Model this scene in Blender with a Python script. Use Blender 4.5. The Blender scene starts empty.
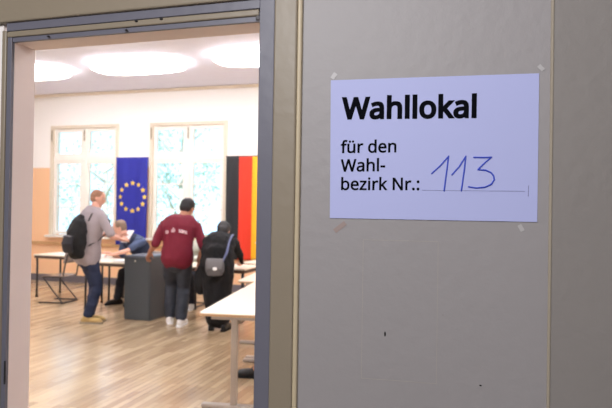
import bpy, bmesh, math, random
from math import sin, cos, tan, atan, pi, radians, sqrt
from mathutils import Vector, Matrix, Euler, noise
V = Vector
C = bpy.context.scene.collection
scn = bpy.context.scene
random.seed(7)

# ------------------------------------------------------------------ camera, world, lights, exposure
FPX = 580.0
YAW = atan(5.2e-4 * FPX)
CAMLOC = V((0, -1.208, 1.6))
CAMR = Matrix.Rotation(YAW, 3, 'Z') @ Matrix.Rotation(pi / 2 + radians(.5), 3, 'X') @ Matrix.Rotation(.0155, 3, 'Z')
cd = bpy.data.cameras.new('camera')
cam = bpy.data.objects.new('camera', cd); C.objects.link(cam)
cam.matrix_world = Matrix.Translation(CAMLOC) @ CAMR.to_4x4()
cd.sensor_width = 36; cd.lens = 36 * FPX / 612
cd.clip_start = .05; cd.clip_end = 200
cd.dof.use_dof = True; cd.dof.focus_distance = 1.24; cd.dof.aperture_fstop = 7.5
scn.camera = cam

def hit(px, py, p, n):
    d = CAMR @ V(((px - 306) / FPX, (204 - py) / FPX, -1))
    return CAMLOC + d * ((V(p) - CAMLOC).dot(V(n)) / d.dot(V(n)))

w = bpy.data.worlds.new('world'); scn.world = w; w.use_nodes = True
bg = w.node_tree.nodes['Background']
bg.inputs[0].default_value = (.56, .78, 1.0, 1); bg.inputs[1].default_value = 2.3
vs = scn.view_settings
vs.view_transform = 'Standard'; vs.look = 'None'; vs.gamma = 1; vs.use_curve_mapping = False; vs.exposure = 0.0

def lamp(name, kind, loc, energy, color, size=None, sizey=None, aim=None, angle=None):
    l = bpy.data.lights.new(name, kind); l.energy = energy; l.color = color
    if kind == 'AREA':
        l.shape = 'RECTANGLE'; l.size = size; l.size_y = sizey or size
    if angle: l.angle = angle
    o = bpy.data.objects.new(name, l); C.objects.link(o); o.location = loc
    if aim is not None:
        o.rotation_euler = (V(aim) - V(loc)).to_track_quat('-Z', 'Y').to_euler()
    return o
lamp('sun', 'SUN', (0, -20, 30), 7.0, (1, .96, .88), aim=(-6, 6, 0), angle=radians(1))
lamp('hallway_fill', 'AREA', (-.6, -2.7, 2.9), 80, (.98, .97, 1), 1.4, .8, aim=(-.3, 0, 1.7))  # unseen fill light added behind the camera for the hallway wall

# ------------------------------------------------------------------ helpers
def lin(c):
    return tuple(((x / 255) / 12.92 if x / 255 <= .04045 else ((x / 255 + .055) / 1.055) ** 2.4) for x in c) + (1,)

def mat(name, rgb, rough=.6, metal=0, var=0.0, scale=8, bump=0.0, bscale=60, emit=0, spec=.5, stretch=None, coat=0):
    m = bpy.data.materials.new(name); m.use_nodes = True
    nt = m.node_tree; b = nt.nodes['Principled BSDF']
    col = lin(rgb)
    b.inputs['Base Color'].default_value = col
    b.inputs['Roughness'].default_value = rough
    b.inputs['Metallic'].default_value = metal
    b.inputs['Specular IOR Level'].default_value = spec
    if coat: b.inputs['Coat Weight'].default_value = coat
    tc = nt.nodes.new('ShaderNodeTexCoord')
    src = tc.outputs['Object']
    if stretch:
        mp = nt.nodes.new('ShaderNodeMapping'); mp.inputs['Scale'].default_value = stretch
        nt.links.new(src, mp.inputs[0]); src = mp.outputs[0]
    nz = nt.nodes.new('ShaderNodeTexNoise'); nz.inputs['Scale'].default_value = scale; nz.inputs['Detail'].default_value = 4
    nt.links.new(src, nz.inputs['Vector'])
    mx = nt.nodes.new('ShaderNodeMix'); mx.data_type = 'RGBA'
    v = max(var, .03)
    mx.inputs[6].default_value = tuple(x * (1 - v) for x in col[:3]) + (1,)
    mx.inputs[7].default_value = tuple(min(1, x * (1 + v)) for x in col[:3]) + (1,)
    nt.links.new(nz.outputs['Fac'], mx.inputs[0]); nt.links.new(mx.outputs[2], b.inputs['Base Color'])
    if bump:
        n2 = nt.nodes.new('ShaderNodeTexNoise'); n2.inputs['Scale'].default_value = bscale; n2.inputs['Detail'].default_value = 5
        nt.links.new(src, n2.inputs['Vector'])
        bp = nt.nodes.new('ShaderNodeBump'); bp.inputs['Strength'].default_value = bump; bp.inputs['Distance'].default_value = .01
        nt.links.new(n2.outputs['Fac'], bp.inputs['Height']); nt.links.new(bp.outputs[0], b.inputs['Normal'])
    if emit:
        b.inputs['Emission Color'].default_value = col; b.inputs['Emission Strength'].default_value = emit
    return m

def link(name, me, m, parent=None):
    o = bpy.data.objects.new(name, me); C.objects.link(o)
    if m: me.materials.append(m)
    if parent: o.parent = parent
    return o

def obj(name, bm, m, parent=None, smooth=False):
    me = bpy.data.meshes.new(name)
    bmesh.ops.recalc_face_normals(bm, faces=bm.faces)
    bm.to_mesh(me); bm.free()
    if smooth:
        for p in me.polygons: p.use_smooth = True
    return link(name, me, m, parent)

def tag(o, label=None, cat=None, group=None, kind=None):
    if label: o['label'] = label
    if cat: o['category'] = cat
    if group: o['group'] = group
    if kind: o['kind'] = kind
    return o

def thing(name, label, cat, loc=(0, 0, 0), rz=0, group=None):
    o = bpy.data.objects.new(name, None); C.objects.link(o)
    o.location = loc; o.rotation_euler = (0, 0, rz); o.empty_display_size = .1
    return tag(o, label, cat, group)

def copy_tree(o, parent=None):
    c = o.copy(); C.objects.link(c)
    c.parent = parent
    for ch in list(o.children): copy_tree(ch, c)
    return c

def BM(): return bmesh.new()

def box(bm, lo, hi, bev=0, seg=2, M=None):
    lo = V(lo); hi = V(hi)
    vs_ = [bm.verts.new((x, y, z)) for x in (lo.x, hi.x) for y in (lo.y, hi.y) for z in (lo.z, hi.z)]
    f = [(0, 1, 3, 2), (4, 6, 7, 5), (0, 4, 5, 1), (2, 3, 7, 6), (0, 2, 6, 4), (1, 5, 7, 3)]
    fs = [bm.faces.new([vs_[i] for i in q]) for q in f]
    if bev:
        es = list({e for q in fs for e in q.edges})
        r = bmesh.ops.bevel(bm, geom=es, offset=bev, segments=seg, affect='EDGES', profile=.5)
        vs_ = list({v for v in r['verts']} | {v for v in vs_ if v.is_valid})
    if M: bmesh.ops.transform(bm, matrix=M, verts=[v for v in vs_ if v.is_valid])
    return bm

def frame(d, side=None):
    d = V(d).normalized()
    s = V(side) if side is not None else (V((1, 0, 0)) if abs(d.x) < .8 else V((0, 1, 0)))
    s = (s - d * s.dot(d))
    s.normalize()
    return s, d.cross(s)

def rings(bm, R, n=14):
    """R: list of (centre, side, up, a, b): closed lofted tube"""
    L = []
    for c, s, u, a, b in R:
        L.append([bm.verts.new(V(c) + V(s) * (a * cos(2 * pi * k / n)) + V(u) * (b * sin(2 * pi * k / n))) for k in range(n)])
    for i in range(len(L) - 1):
        for k in range(n):
            bm.faces.new((L[i][k], L[i][(k + 1) % n], L[i + 1][(k + 1) % n], L[i + 1][k]))
    bm.faces.new(L[0][::-1]); bm.faces.new(L[-1])

def loft(bm, P, side=None, n=14, caps=True):
    """P: list of (centre, a, b); rounded ends"""
    P = [(V(c), a, b) for c, a, b in P]
    R = []; m = len(P)
    for i, (c, a, b) in enumerate(P):
        d = P[min(i + 1, m - 1)][0] - P[max(i - 1, 0)][0]
        s_ = side[i] if isinstance(side, list) else side
        s, u = frame(d, s_)
        if i == 0 and caps:
            r = min(a, b); dn = d.normalized()
            for q in (.98, .8, .45):
                k = sqrt(1 - q * q); R.append((c - dn * r * q, s, u, max(a - r + r * k, .001), max(b - r + r * k, .001)))
        R.append((c, s, u, a, b))
        if i == m - 1 and caps:
            r = min(a, b); dn = d.normalized()
            for q in (.45, .8, .98):
                k = sqrt(1 - q * q); R.append((c + dn * r * q, s, u, max(a - r + r * k, .001), max(b - r + r * k, .001)))
    rings(bm, R, n)

def cap(bm, p0, r0, p1, r1, n=12): loft(bm, [(p0, r0, r0), ((V(p0) + V(p1)) / 2, (r0 + r1) / 2, (r0 + r1) / 2), (p1, r1, r1)], n=n)

def cyl(bm, p0, p1, r, r1=None, n=16):
    d = V(p1) - V(p0); s, u = frame(d); r1 = r if r1 is None else r1
    rings(bm, [(p0, s, u, r, r), (p1, s, u, r1, r1)], n)

def tube(bm, pts, r, n=8):
    for a, b in zip(pts[:-1], pts[1:]): loft(bm, [(a, r, r), (b, r, r)], n=n)

def ell(bm, c, rx, ry, rz, rot=None, u=16, v=10):
    M = Matrix.Translation(V(c)) @ (rot.to_4x4() if rot else Matrix()) @ Matrix.Diagonal((rx, ry, rz, 1))
    bmesh.ops.create_uvsphere(bm, u_segments=u, v_segments=v, radius=1, matrix=M)

def baked(name, bm, m, parent, voxel=.01, smooth=4, folds=0, fscale=(9, 9, 5), cut=None):
    """merge the overlapping closed shapes in bm into one continuous surface"""
    me = bpy.data.meshes.new(name); bm.to_mesh(me); bm.free()
    t = bpy.data.objects.new('tmp', me); C.objects.link(t)
    md = t.modifiers.new('r', 'REMESH'); md.mode = 'VOXEL'; md.voxel_size = voxel; md.use_smooth_shade = True
    ms = t.modifiers.new('s', 'SMOOTH'); ms.factor = .5; ms.iterations = smooth
    dg = bpy.context.evaluated_depsgraph_get(); dg.update()
    me2 = bpy.data.meshes.new_from_object(t.evaluated_get(dg))
    bpy.data.objects.remove(t); bpy.data.meshes.remove(me)
    me2.name = name
    if cut or folds:
        b2 = BM(); b2.from_mesh(me2); b2.normal_update()
        if folds:
            for v in b2.verts:
                q = V((v.co.x * fscale[0], v.co.y * fscale[1], v.co.z * fscale[2]))
                v.co += v.normal * folds * (noise.noise(q) + .5 * noise.noise(q * 2.3 + V((3, 1, 2))))
        b2.to_mesh(me2); b2.free()
    me2.materials.clear()
    for p in me2.polygons: p.use_smooth = True
    return link(name, me2, m, parent)

# outlines of the printed words on the sheet (x, y pairs, thousandths)
GLY = {
 'Wahllokal': [[735,573,583,0,510,0,399,375,389,410,380,443,373,471,370,488,367,471,361,443,352,409,342,373,234,0,161,0,10,573,85,573,174,223,183,186,190,151,196,118,201,87,206,119,213,154,222,191,232,227,333,573,407,573,512,225,523,187,532,151,538,117,544,87,550,129,560,175,572,224,660,573],[977,437,1025,433,1063,422,1093,403,1121,358,1131,293,1131,0,1079,0,1066,61,1063,61,1024,22,980,-1,918,-8,882,-5,849,6,821,23,800,48,787,80,783,119,795,176,833,219,873,238,925,251,989,257,1062,259,1062,285,1056,330,1038,359,1010,375,973,380,909,370,852,347,830,400,897,426],[998,208,930,200,887,182,863,155,856,119,861,87,878,66,903,53,934,49,984,56,1025,79,1052,117,1061,172,1061,210],[1334,431,1333,399,1330,370,1335,370,1370,407,1416,429,1469,437,1517,433,1556,421,1587,400,1609,370,1622,330,1626,280,1626,0,1557,0,1557,275,1551,321,1533,353,1503,372,1460,379,1417,374,1385,360,1362,338,1346,308,1337,269,1334,222,1334,0,1264,0,1264,609,1334,609],[1830,0,1759,0,1759,609,1830,609],[2037,0,1966,0,1966,609,2037,609],[2547,216,2543,165,2533,121,2516,82,2493,51,2464,25,2429,7,2390,-4,2346,-8,2306,-4,2268,7,2234,25,2205,51,2182,82,2164,121,2153,165,2149,216,2152,261,2160,301,2173,336,2202,380,2242,412,2291,431,2349,438,2404,431,2452,412,2492,380,2522,336,2536,301,2544,261],[2222,216,2225,169,2235,128,2252,95,2277,71,2309,56,2348,51,2388,56,2419,71,2444,95,2461,128,2471,169,2474,216,2471,263,2460,303,2443,335,2419,359,2387,374,2347,379,2290,368,2252,335,2235,303,2225,263],[2728,291,2727,257,2725,221,2728,221,2743,240,2762,264,2779,285,2917,430,2999,430,2825,246,3011,0,2926,0,2777,200,2728,158,2728,0,2658,0,2658,609,2728,609],[3249,437,3297,433,3336,422,3366,403,3394,358,3403,293,3403,0,3352,0,3338,61,3335,61,3297,22,3252,-1,3191,-8,3154,-5,3121,6,3094,23,3073,48,3060,80,3055,119,3068,176,3106,219,3146,238,3197,251,3261,257,3334,259,3334,285,3329,330,3311,359,3283,375,3245,380,3181,370,3124,347,3103,400,3169,426],[3270,208,3202,200,3159,182,3136,155,3128,119,3134,87,3150,66,3176,53,3207,49,3257,56,3298,79,3325,117,3334,172,3334,210],[3607,0,3536,0,3536,609,3607,609]],
 'für den': [[266,375,158,375,158,0,87,0,87,375,12,375,12,408,87,432,87,457,92,507,104,547,124,577,152,597,186,609,227,613,274,609,310,599,292,544,262,552,228,556,197,550,175,532,162,502,158,458,158,430,266,430],[703,430,703,0,646,0,635,57,632,57,597,20,549,-1,496,-8,448,-4,409,8,379,29,357,59,344,99,339,148,339,430,411,430,411,153,416,108,434,76,464,57,506,51,549,55,582,69,605,91,621,121,630,160,633,206,633,430],[411,546,414,564,423,576,449,585,476,576,484,564,487,546,484,529,476,516,449,506,423,516,414,529],[562,546,565,564,573,576,599,585,626,576,634,564,637,546,634,529,626,516,599,506,573,516,565,529],[1040,438,1066,437,1091,433,1082,368,1059,372,1035,374,988,363,948,334,920,289,910,229,910,0,840,0,840,430,897,430,905,351,909,351,941,395,986,426,1012,435],[1532,-8,1482,-2,1439,17,1403,48,1377,91,1361,146,1355,214,1361,282,1377,338,1404,381,1440,413,1483,432,1532,438,1591,429,1634,407,1666,374,1670,374,1668,405,1666,438,1666,609,1736,609,1736,0,1679,0,1669,58,1666,58,1634,24,1591,1],[1543,51,1601,60,1639,88,1659,135,1666,200,1666,213,1663,263,1655,304,1640,336,1602,369,1542,379,1492,368,1457,334,1441,300,1431,260,1428,213,1431,165,1441,125,1457,93,1492,61],[2038,438,2090,432,2134,414,2169,385,2194,346,2210,299,2216,244,2216,201,1921,201,1932,137,1959,90,2002,62,2059,52,2131,60,2196,82,2196,20,2132,-1,2055,-8,1998,-2,1947,17,1906,48,1874,91,1860,126,1851,167,1848,212,1851,257,1859,297,1872,333,1901,378,1939,411,1985,431],[2038,380,1992,372,1958,348,1935,309,1923,257,2142,257,2139,292,2131,322,2117,346,2097,364,2070,376],[2532,438,2579,434,2618,421,2648,401,2670,371,2683,330,2687,280,2687,0,2617,0,2617,275,2612,321,2594,353,2564,372,2521,379,2461,368,2423,338,2402,289,2395,223,2395,0,2325,0,2325,430,2382,430,2392,371,2396,371,2432,409,2479,431]],
 'Wahl-': [[735,573,583,0,510,0,399,375,389,410,380,443,373,471,370,488,367,471,361,443,352,409,342,373,234,0,161,0,10,573,85,573,174,223,183,186,190,151,196,118,201,87,206,119,213,154,222,191,232,227,333,573,407,573,512,225,523,187,532,151,538,117,544,87,550,129,560,175,572,224,660,573],[977,437,1025,433,1063,422,1093,403,1121,358,1131,293,1131,0,1079,0,1066,61,1063,61,1024,22,980,-1,918,-8,882,-5,849,6,821,23,800,48,787,80,783,119,795,176,833,219,873,238,925,251,989,257,1062,259,1062,285,1056,330,1038,359,1010,375,973,380,909,370,852,347,830,400,897,426],[998,208,930,200,887,182,863,155,856,119,861,87,878,66,903,53,934,49,984,56,1025,79,1052,117,1061,172,1061,210],[1334,431,1333,399,1330,370,1335,370,1370,407,1416,429,1469,437,1517,433,1556,421,1587,400,1609,370,1622,330,1626,280,1626,0,1557,0,1557,275,1551,321,1533,353,1503,372,1460,379,1417,374,1385,360,1362,338,1346,308,1337,269,1334,222,1334,0,1264,0,1264,609,1334,609],[1830,0,1759,0,1759,609,1830,609],[1930,184,1930,246,2124,246,2124,184]],
 'bezirk Nr.:': [[139,461,138,410,135,373,139,373,161,398,189,419,226,432,272,437,322,431,365,412,401,381,428,338,444,283,449,215,447,168,439,127,427,91,400,48,365,17,322,-2,272,-8,226,-3,189,10,161,31,139,55,133,55,119,0,68,0,68,609,139,609],[260,379,219,374,188,361,165,339,150,308,142,268,139,217,139,214,142,165,150,125,165,93,202,61,261,51,312,61,348,93,363,126,373,166,376,216,373,265,363,306,348,338,311,368],[727,438,779,432,822,414,857,385,883,346,899,299,905,244,905,201,610,201,620,137,648,90,690,62,747,52,820,60,885,82,885,20,820,-1,744,-8,687,-2,636,17,595,48,563,91,549,126,540,167,537,212,540,257,548,297,561,333,589,378,628,411,674,431],[727,380,681,372,647,348,623,309,612,257,831,257,828,292,820,322,805,346,785,364,759,376],[1291,0,977,0,977,47,1208,375,990,375,990,430,1285,430,1285,377,1058,55,1291,55],[1461,430,1461,0,1391,0,1391,430],[1427,591,1455,580,1464,566,1468,546,1464,526,1455,512,1427,501,1410,504,1397,512,1388,526,1385,546,1388,566,1397,580,1410,588],[1798,438,1824,437,1848,433,1840,368,1817,372,1793,374,1746,363,1706,334,1678,289,1668,229,1668,0,1597,0,1597,430,1655,430,1663,351,1666,351,1699,395,1743,426,1769,435],[1998,291,1997,257,1995,221,1998,221,2013,240,2032,264,2050,285,2187,430,2269,430,2095,246,2281,0,2196,0,2047,200,1998,158,1998,0,1929,0,1929,609,1998,609],[3029,0,2945,0,2638,476,2635,476,2638,432,2640,378,2642,320,2642,0,2575,0,2575,573,2658,573,2964,99,2967,99,2965,137,2963,193,2962,249,2962,573,3029,573],[3375,438,3401,437,3426,433,3417,368,3394,372,3370,374,3323,363,3283,334,3255,289,3245,229,3245,0,3175,0,3175,430,3233,430,3241,351,3244,351,3277,395,3321,426,3347,435],[3496,43,3499,69,3510,85,3526,94,3545,97,3564,94,3580,85,3591,69,3595,43,3591,18,3580,2,3564,-8,3545,-11,3526,-8,3510,2,3499,18],[3711,43,3714,69,3725,85,3741,94,3759,97,3779,94,3795,85,3806,69,3810,43,3806,18,3795,2,3779,-8,3759,-11,3741,-8,3725,2,3714,18],[3711,387,3714,412,3725,429,3741,438,3759,441,3779,438,3795,429,3806,412,3810,387,3806,362,3795,345,3779,335,3759,332,3741,335,3725,345,3714,362]],
}
# ------------------------------------------------------------------ materials
M = {}
M['hall_wall'] = mat('hall_wall_paint', (154, 149, 149), .5, var=.04, scale=3, bump=.12, bscale=35)
M['hall_wall2'] = mat('hall_wall_brown', (140, 134, 130), .55, var=.05, scale=4, bump=.15, bscale=35)  # darker and browner than the panel with the sheet
M['hall_misc'] = mat('hall_plaster', (150, 145, 140), .8)
M['architrave'] = mat('architrave_beige_cast', (142, 130, 112), .4, var=.05, scale=5, bump=.1, bscale=30)  # warm light and header shade put into the base colour
M['frame'] = mat('frame_grey_blue_cast', (106, 105, 116), .4, var=.04, scale=5, bump=.1, bscale=30)  # cool light and header shade put into the base colour
M['reveal'] = mat('frame_cream_paint', (232, 216, 210), .4, var=.02)
M['cream'] = mat('wall_cream', (240, 234, 230), .8, var=.02)
M['ceil'] = mat('ceiling_white', (238, 237, 252), .85, var=.02)
M['trimw'] = mat('cornice_beige', (224, 208, 186), .7)
M['base'] = mat('baseboard_dark', (104, 98, 104), .5)
M['railw'] = mat('rail_wood', (205, 160, 112), .5, var=.1)
M['winframe'] = mat('window_frame_paint', (246, 240, 230), .4)
M['winouter'] = mat('window_surround_beige', (224, 211, 190), .5)
M['darkmetal'] = mat('dark_metal', (62, 60, 62), .4, .7)
M['tablemetal'] = mat('beige_lacquered_steel', (166, 156, 146), .35, .2)
M['laminate'] = mat('cream_laminate', (240, 228, 208), .35, var=.03)
M['edge'] = mat('table_edge_wood', (196, 160, 118), .5, var=.08)
M['darkedge'] = mat('table_frame_dark', (84, 66, 56), .5)
M['chairseat'] = mat('chair_plywood', (150, 136, 130), .2, var=.06, coat=.5)
M['box'] = mat('ballot_box_grey', (74, 79, 83), .45, var=.04)
M['boxlid'] = mat('ballot_lid_grey', (98, 104, 114), .4)
M['paper'] = mat('paper_white', (250, 250, 250), .7)
M['black'] = mat('black_fabric', (14, 14, 18), .8, var=.2, scale=20)
M['skin'] = mat('skin_tan', (196, 140, 112), .5, var=.05, scale=12)
M['skinp'] = mat('skin_pale', (222, 168, 146), .5, var=.05, scale=12)
M['eyew'] = mat('eye_white', (235, 232, 228), .2)
M['eyed'] = mat('eye_dark', (40, 28, 22), .2)
M['leaf'] = mat('leaf_green', (190, 210, 196), .5, var=.25, scale=3)
M['bark'] = mat('bark', (196, 190, 180), .9, var=.2)
M['grass'] = mat('lawn', (120, 150, 90), .9, var=.2)

def brickwall_two(name, lo_rgb, hi_rgb, zsplit):
    m = bpy.data.materials.new(name); m.use_nodes = True; nt = m.node_tree; b = nt.nodes['Principled BSDF']
    b.inputs['Roughness'].default_value = .7
    tc = nt.nodes.new('ShaderNodeTexCoord'); sp = nt.nodes.new('ShaderNodeSeparateXYZ'); nt.links.new(tc.outputs['Object'], sp.inputs[0])
    gt = nt.nodes.new('ShaderNodeMath'); gt.operation = 'GREATER_THAN'; gt.inputs[1].default_value = zsplit
    nt.links.new(sp.outputs['Z'], gt.inputs[0])
    mx = nt.nodes.new('ShaderNodeMix'); mx.data_type = 'RGBA'
    mx.inputs[6].default_value = lin(lo_rgb); mx.inputs[7].default_value = lin(hi_rgb)
    nt.links.new(gt.outputs[0], mx.inputs[0]); nt.links.new(mx.outputs[2], b.inputs['Base Color'])
    return m
M['farwall'] = brickwall_two('far_wall_two_tone', (246, 198, 154), (250, 246, 240), 2.39)

def floor_mat():
    m = bpy.data.materials.new('floor_planks'); m.use_nodes = True; nt = m.node_tree; b = nt.nodes['Principled BSDF']
    tc = nt.nodes.new('ShaderNodeTexCoord'); mp = nt.nodes.new('ShaderNodeMapping')
    mp.inputs['Rotation'].default_value = (0, 0, pi / 2)
    nt.links.new(tc.outputs['Object'], mp.inputs[0])
    br = nt.nodes.new('ShaderNodeTexBrick'); br.offset = .37; br.offset_frequency = 2
    br.inputs['Scale'].default_value = 1; br.inputs['Brick Width'].default_value = .5; br.inputs['Row Height'].default_value = .062
    br.inputs['Mortar Size'].default_value = .0012; br.inputs['Bias'].default_value = 0
    br.inputs['Color1'].default_value = lin((212, 188, 152)); br.inputs['Color2'].default_value = lin((176, 150, 118)); br.inputs['Mortar'].default_value = lin((130, 104, 78))
    nt.links.new(mp.outputs[0], br.inputs['Vector'])
    nz = nt.nodes.new('ShaderNodeTexNoise'); nz.inputs['Scale'].default_value = 1.0; nz.inputs['Detail'].default_value = 3
    mp2 = nt.nodes.new('ShaderNodeMapping'); mp2.inputs['Scale'].default_value = (14, 1.2, 1)
    nt.links.new(tc.outputs['Object'], mp2.inputs[0]); nt.links.new(mp2.outputs[0], nz.inputs['Vector'])
    mx = nt.nodes.new('ShaderNodeMix'); mx.data_type = 'RGBA'; mx.blend_type = 'MULTIPLY'; mx.inputs[0].default_value = .22
    cr = nt.nodes.new('ShaderNodeValToRGB'); cr.color_ramp.elements[0].position = .3; cr.color_ramp.elements[0].color = (.62, .55, .5, 1); cr.color_ramp.elements[1].position = .7
    nt.links.new(nz.outputs['Fac'], cr.inputs[0])
    nt.links.new(br.outputs['Color'], mx.inputs[6]); nt.links.new(cr.outputs[0], mx.inputs[7])
    nt.links.new(mx.outputs[2], b.inputs['Base Color'])
    b.inputs['Roughness'].default_value = .26
    b.inputs['Specular IOR Level'].default_value = .85
    b.inputs['Coat Weight'].default_value = .5; b.inputs['Coat Roughness'].default_value = .22
    bp = nt.nodes.new('ShaderNodeBump'); bp.inputs['Strength'].default_value = .15; bp.inputs['Distance'].default_value = .003
    nt.links.new(nz.outputs['Fac'], bp.inputs['Height']); nt.links.new(bp.outputs[0], b.inputs['Normal'])
    return m
M['floor'] = floor_mat()

def glass_mat():
    m = bpy.data.materials.new('window_glass'); m.use_nodes = True; nt = m.node_tree
    for n in list(nt.nodes): nt.nodes.remove(n)
    o = nt.nodes.new('ShaderNodeOutputMaterial'); t = nt.nodes.new('ShaderNodeBsdfTransparent'); g = nt.nodes.new('ShaderNodeBsdfGlossy')
    t.inputs[0].default_value = (.95, .98, 1, 1); g.inputs['Roughness'].default_value = .02
    f = nt.nodes.new('ShaderNodeFresnel'); f.inputs[0].default_value = 1.35
    mx = nt.nodes.new('ShaderNodeMixShader'); nt.links.new(f.outputs[0], mx.inputs[0]); nt.links.new(t.outputs[0], mx.inputs[1]); nt.links.new(g.outputs[0], mx.inputs[2])
    nt.links.new(mx.outputs[0], o.inputs[0]); return m
M['glass'] = glass_mat()
M['lampglow'] = mat('lamp_diffuser', (250, 249, 252), .5, emit=14.0)

# ------------------------------------------------------------------ the setting
XL, XR, YB, YF, ZC = -10.6, 2.6, .11, 9.0, 3.95
def struct(name, bm, m, parent=None):
    o = obj(name, bm, m, parent)
    if not parent: o['kind'] = 'structure'
    return o
bm = BM(); box(bm, (XL - .2, YB - .11, -.1), (XR + .2, YF + .3, 0)); struct('floor', bm, M['floor'])
bm = BM(); box(bm, (XL - .2, YB, ZC), (XR + .2, YF + .3, ZC + .15)); struct('ceiling', bm, M['ceil'])
bm = BM(); box(bm, (XL - .2, YB, 0), (XL, YF + .3, ZC)); struct('wall_left', bm, M['cream'])
bm = BM(); box(bm, (XR, YB, 0), (XR + .2, YF + .3, ZC)); struct('wall_right', bm, M['cream'])
# hallway shell around the camera
bm = BM(); box(bm, (-4, -3.3, -.1), (3.2, 0, 0)); struct('floor_hallway', bm, M['hall_misc'])
bm = BM(); box(bm, (-4, -3.3, 3.6), (3.2, 0, 3.7)); struct('ceiling_hallway', bm, M['hall_misc'])
bm = BM(); box(bm, (-4, -3.4, 0), (3.2, -3.3, 3.6)); struct('wall_back', bm, M['hall_misc'])
bm = BM(); box(bm, (-4.1, -3.4, 0), (-4, 0, 3.6)); struct('wall_hallway_left', bm, M['hall_misc'])
bm = BM(); box(bm, (3.2, -3.4, 0), (3.3, .11, 3.6)); struct('wall_hallway_right', bm, M['hall_misc'])

# partition between hallway and room: left piece, over-door piece, right piece behind the panel
DX0, DX1, DZ = -1.16, -.476, 2.018
bm = BM(); box(bm, (XL - .2, 0, 0), (DX0 - .03, YB - .02, ZC)); box(bm, (DX1 + .03, .045, 0), (-.3, YB, ZC)); box(bm, (-.3, .07, 0), (XR + .2, YB, ZC)); box(bm, (DX0 - .03, 0, DZ + .05), (DX1 + .03, YB, ZC))
struct('wall_front', bm, M['cream'])
bm = BM(); box(bm, (-4, -.006, 0), (DX0 - .05, 0, 3.6)); box(bm, (DX0 - .05, -.006, DZ + .115), (-.38, 0, 3.6)); struct('wall_front_plaster', bm, M['hall_wall'])

# door frame
d = bpy.data.objects.new('door_1', None); C.objects.link(d); d['kind'] = 'structure'
bm = BM()
box(bm, (DX0 - .03, .006, 0), (DX0, YB - .03, DZ + .05), .002); box(bm, (DX1, .006, 0), (DX1 + .03, YB - .03, DZ + .05), .002)
box(bm, (DX0, .006, DZ), (DX1, YB - .03, DZ + .05), .002)
struct('door_lining', bm, M['reveal'], d)
def jamb(name, m, x0, x1, z0, z1, y0, y1, bev=.002):
    """a U-shaped moulding round the opening; x0/x1 distances from opening edge (inner, outer)"""
    b = BM()
    box(b, (DX0 - x1, y0, 0), (DX0 - x0, y1, DZ + z1), bev)
    box(b, (DX1 + x0, y0, 0), (DX1 + x1, y1, DZ + z1), bev)
    box(b, (DX0 - x0, y0, DZ + z0), (DX1 + x0, y1, DZ + z1), bev)
    return struct(name, b, m, d)
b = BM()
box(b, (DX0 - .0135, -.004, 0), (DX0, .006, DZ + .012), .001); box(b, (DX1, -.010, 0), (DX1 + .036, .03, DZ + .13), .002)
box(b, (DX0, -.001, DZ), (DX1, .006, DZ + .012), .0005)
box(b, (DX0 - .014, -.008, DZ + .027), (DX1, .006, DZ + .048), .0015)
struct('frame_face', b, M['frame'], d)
b = BM()
box(b, (DX0 - .014, -.006, DZ + .012), (DX1 - .003, .006, DZ + .027), .003)
box(b, (DX0 - .028, -.008, 0), (DX0 - .0135, .006, DZ + .03), .003)
struct('frame_bead', b, M['architrave'], d)
b = BM()
box(b, (DX0 - .12, -.016, DZ + .048), (DX1, .0, DZ + .118), .004)
box(b, (DX0 - .12, -.012, DZ + .118), (DX1, .0, DZ + .135), .006)
box(b, (DX1 + .036, -.014, 0), (-.3865, .05, 3.2), .004)
struct('architrave', b, M['architrave'], d)
b = BM(); 
box(b, (-.388, -.010, 0), (-.377, .05, 3.2), .004)
struct('architrave_edge_bead', b, mat('bead_light_paint', (196, 180, 150), .4), d)
b = BM(); box(b, (DX0 - .003, -.0062, 1.14), (DX0 + .0015, -.003, 1.2), .0008); struct('strike_plate', b, M['darkmetal'], d)
b = BM(); box(b, (DX0 - .003, -.0062, 1.02), (DX0 + .0015, -.003, 1.035), .0008); struct('strike_plate', b, M['darkmetal'], d)
for px, py in ((48, 36.3), (136, 21.0), (161, 18.8), (126, 30)):
    q = hit(px, py, (0, -.008, 0), (0, 1, 0)); b = BM(); ell(b, (q.x, -.007, q.z), .004, .003, .0025); struct('screw', b, M['darkmetal'], d)
# dark block for the slot at top right corner of the opening
b = BM(); box(b, (DX1 - .012, -.004, DZ + .002), (DX1 - .001, .02, DZ + .022), .002); struct('dark_slot', b, M['darkmetal'], d)

# hallway panel that carries the sheet (turned a few degrees)
PANG = YAW - atan(3.6e-4 * FPX)
PM = Matrix.Translation((-.378, 0, 0)) @ Matrix.Rotation(PANG, 4, 'Z')
PN = V((-sin(PANG), cos(PANG), 0)); P0 = V((-.378, 0, 0))
def pan(px, py):                    # pixel -> panel-local (u, z)
    q = PM.inverted() @ hit(px, py, P0, PN); return q.x, q.z
ur = pan(550.5, 200)[0]
b = BM(); box(b, (0, 0, 0), (ur, .02, 3.6), 0); o = struct('wall_panel', b, M['hall_wall']); o.matrix_world = PM
b = BM(); loft(b, [((ur, .001, 0), .0035, .004), ((ur, .001, 3.6), .0035, .004)], n=10); o = struct('trim_1', b, mat('trim_bead_brown', (166, 155, 138), .4)); o.matrix_world = PM
PM2 = PM @ Matrix.Translation((ur, 0, 0)) @ Matrix.Rotation(radians(1.5), 4, 'Z')
b = BM(); box(b, (0.002, 0.0015, 0), (3.0, .02, 3.6)); o = struct('wall_panel_brown', b, M['hall_wall2']); o.matrix_world = PM2
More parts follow.
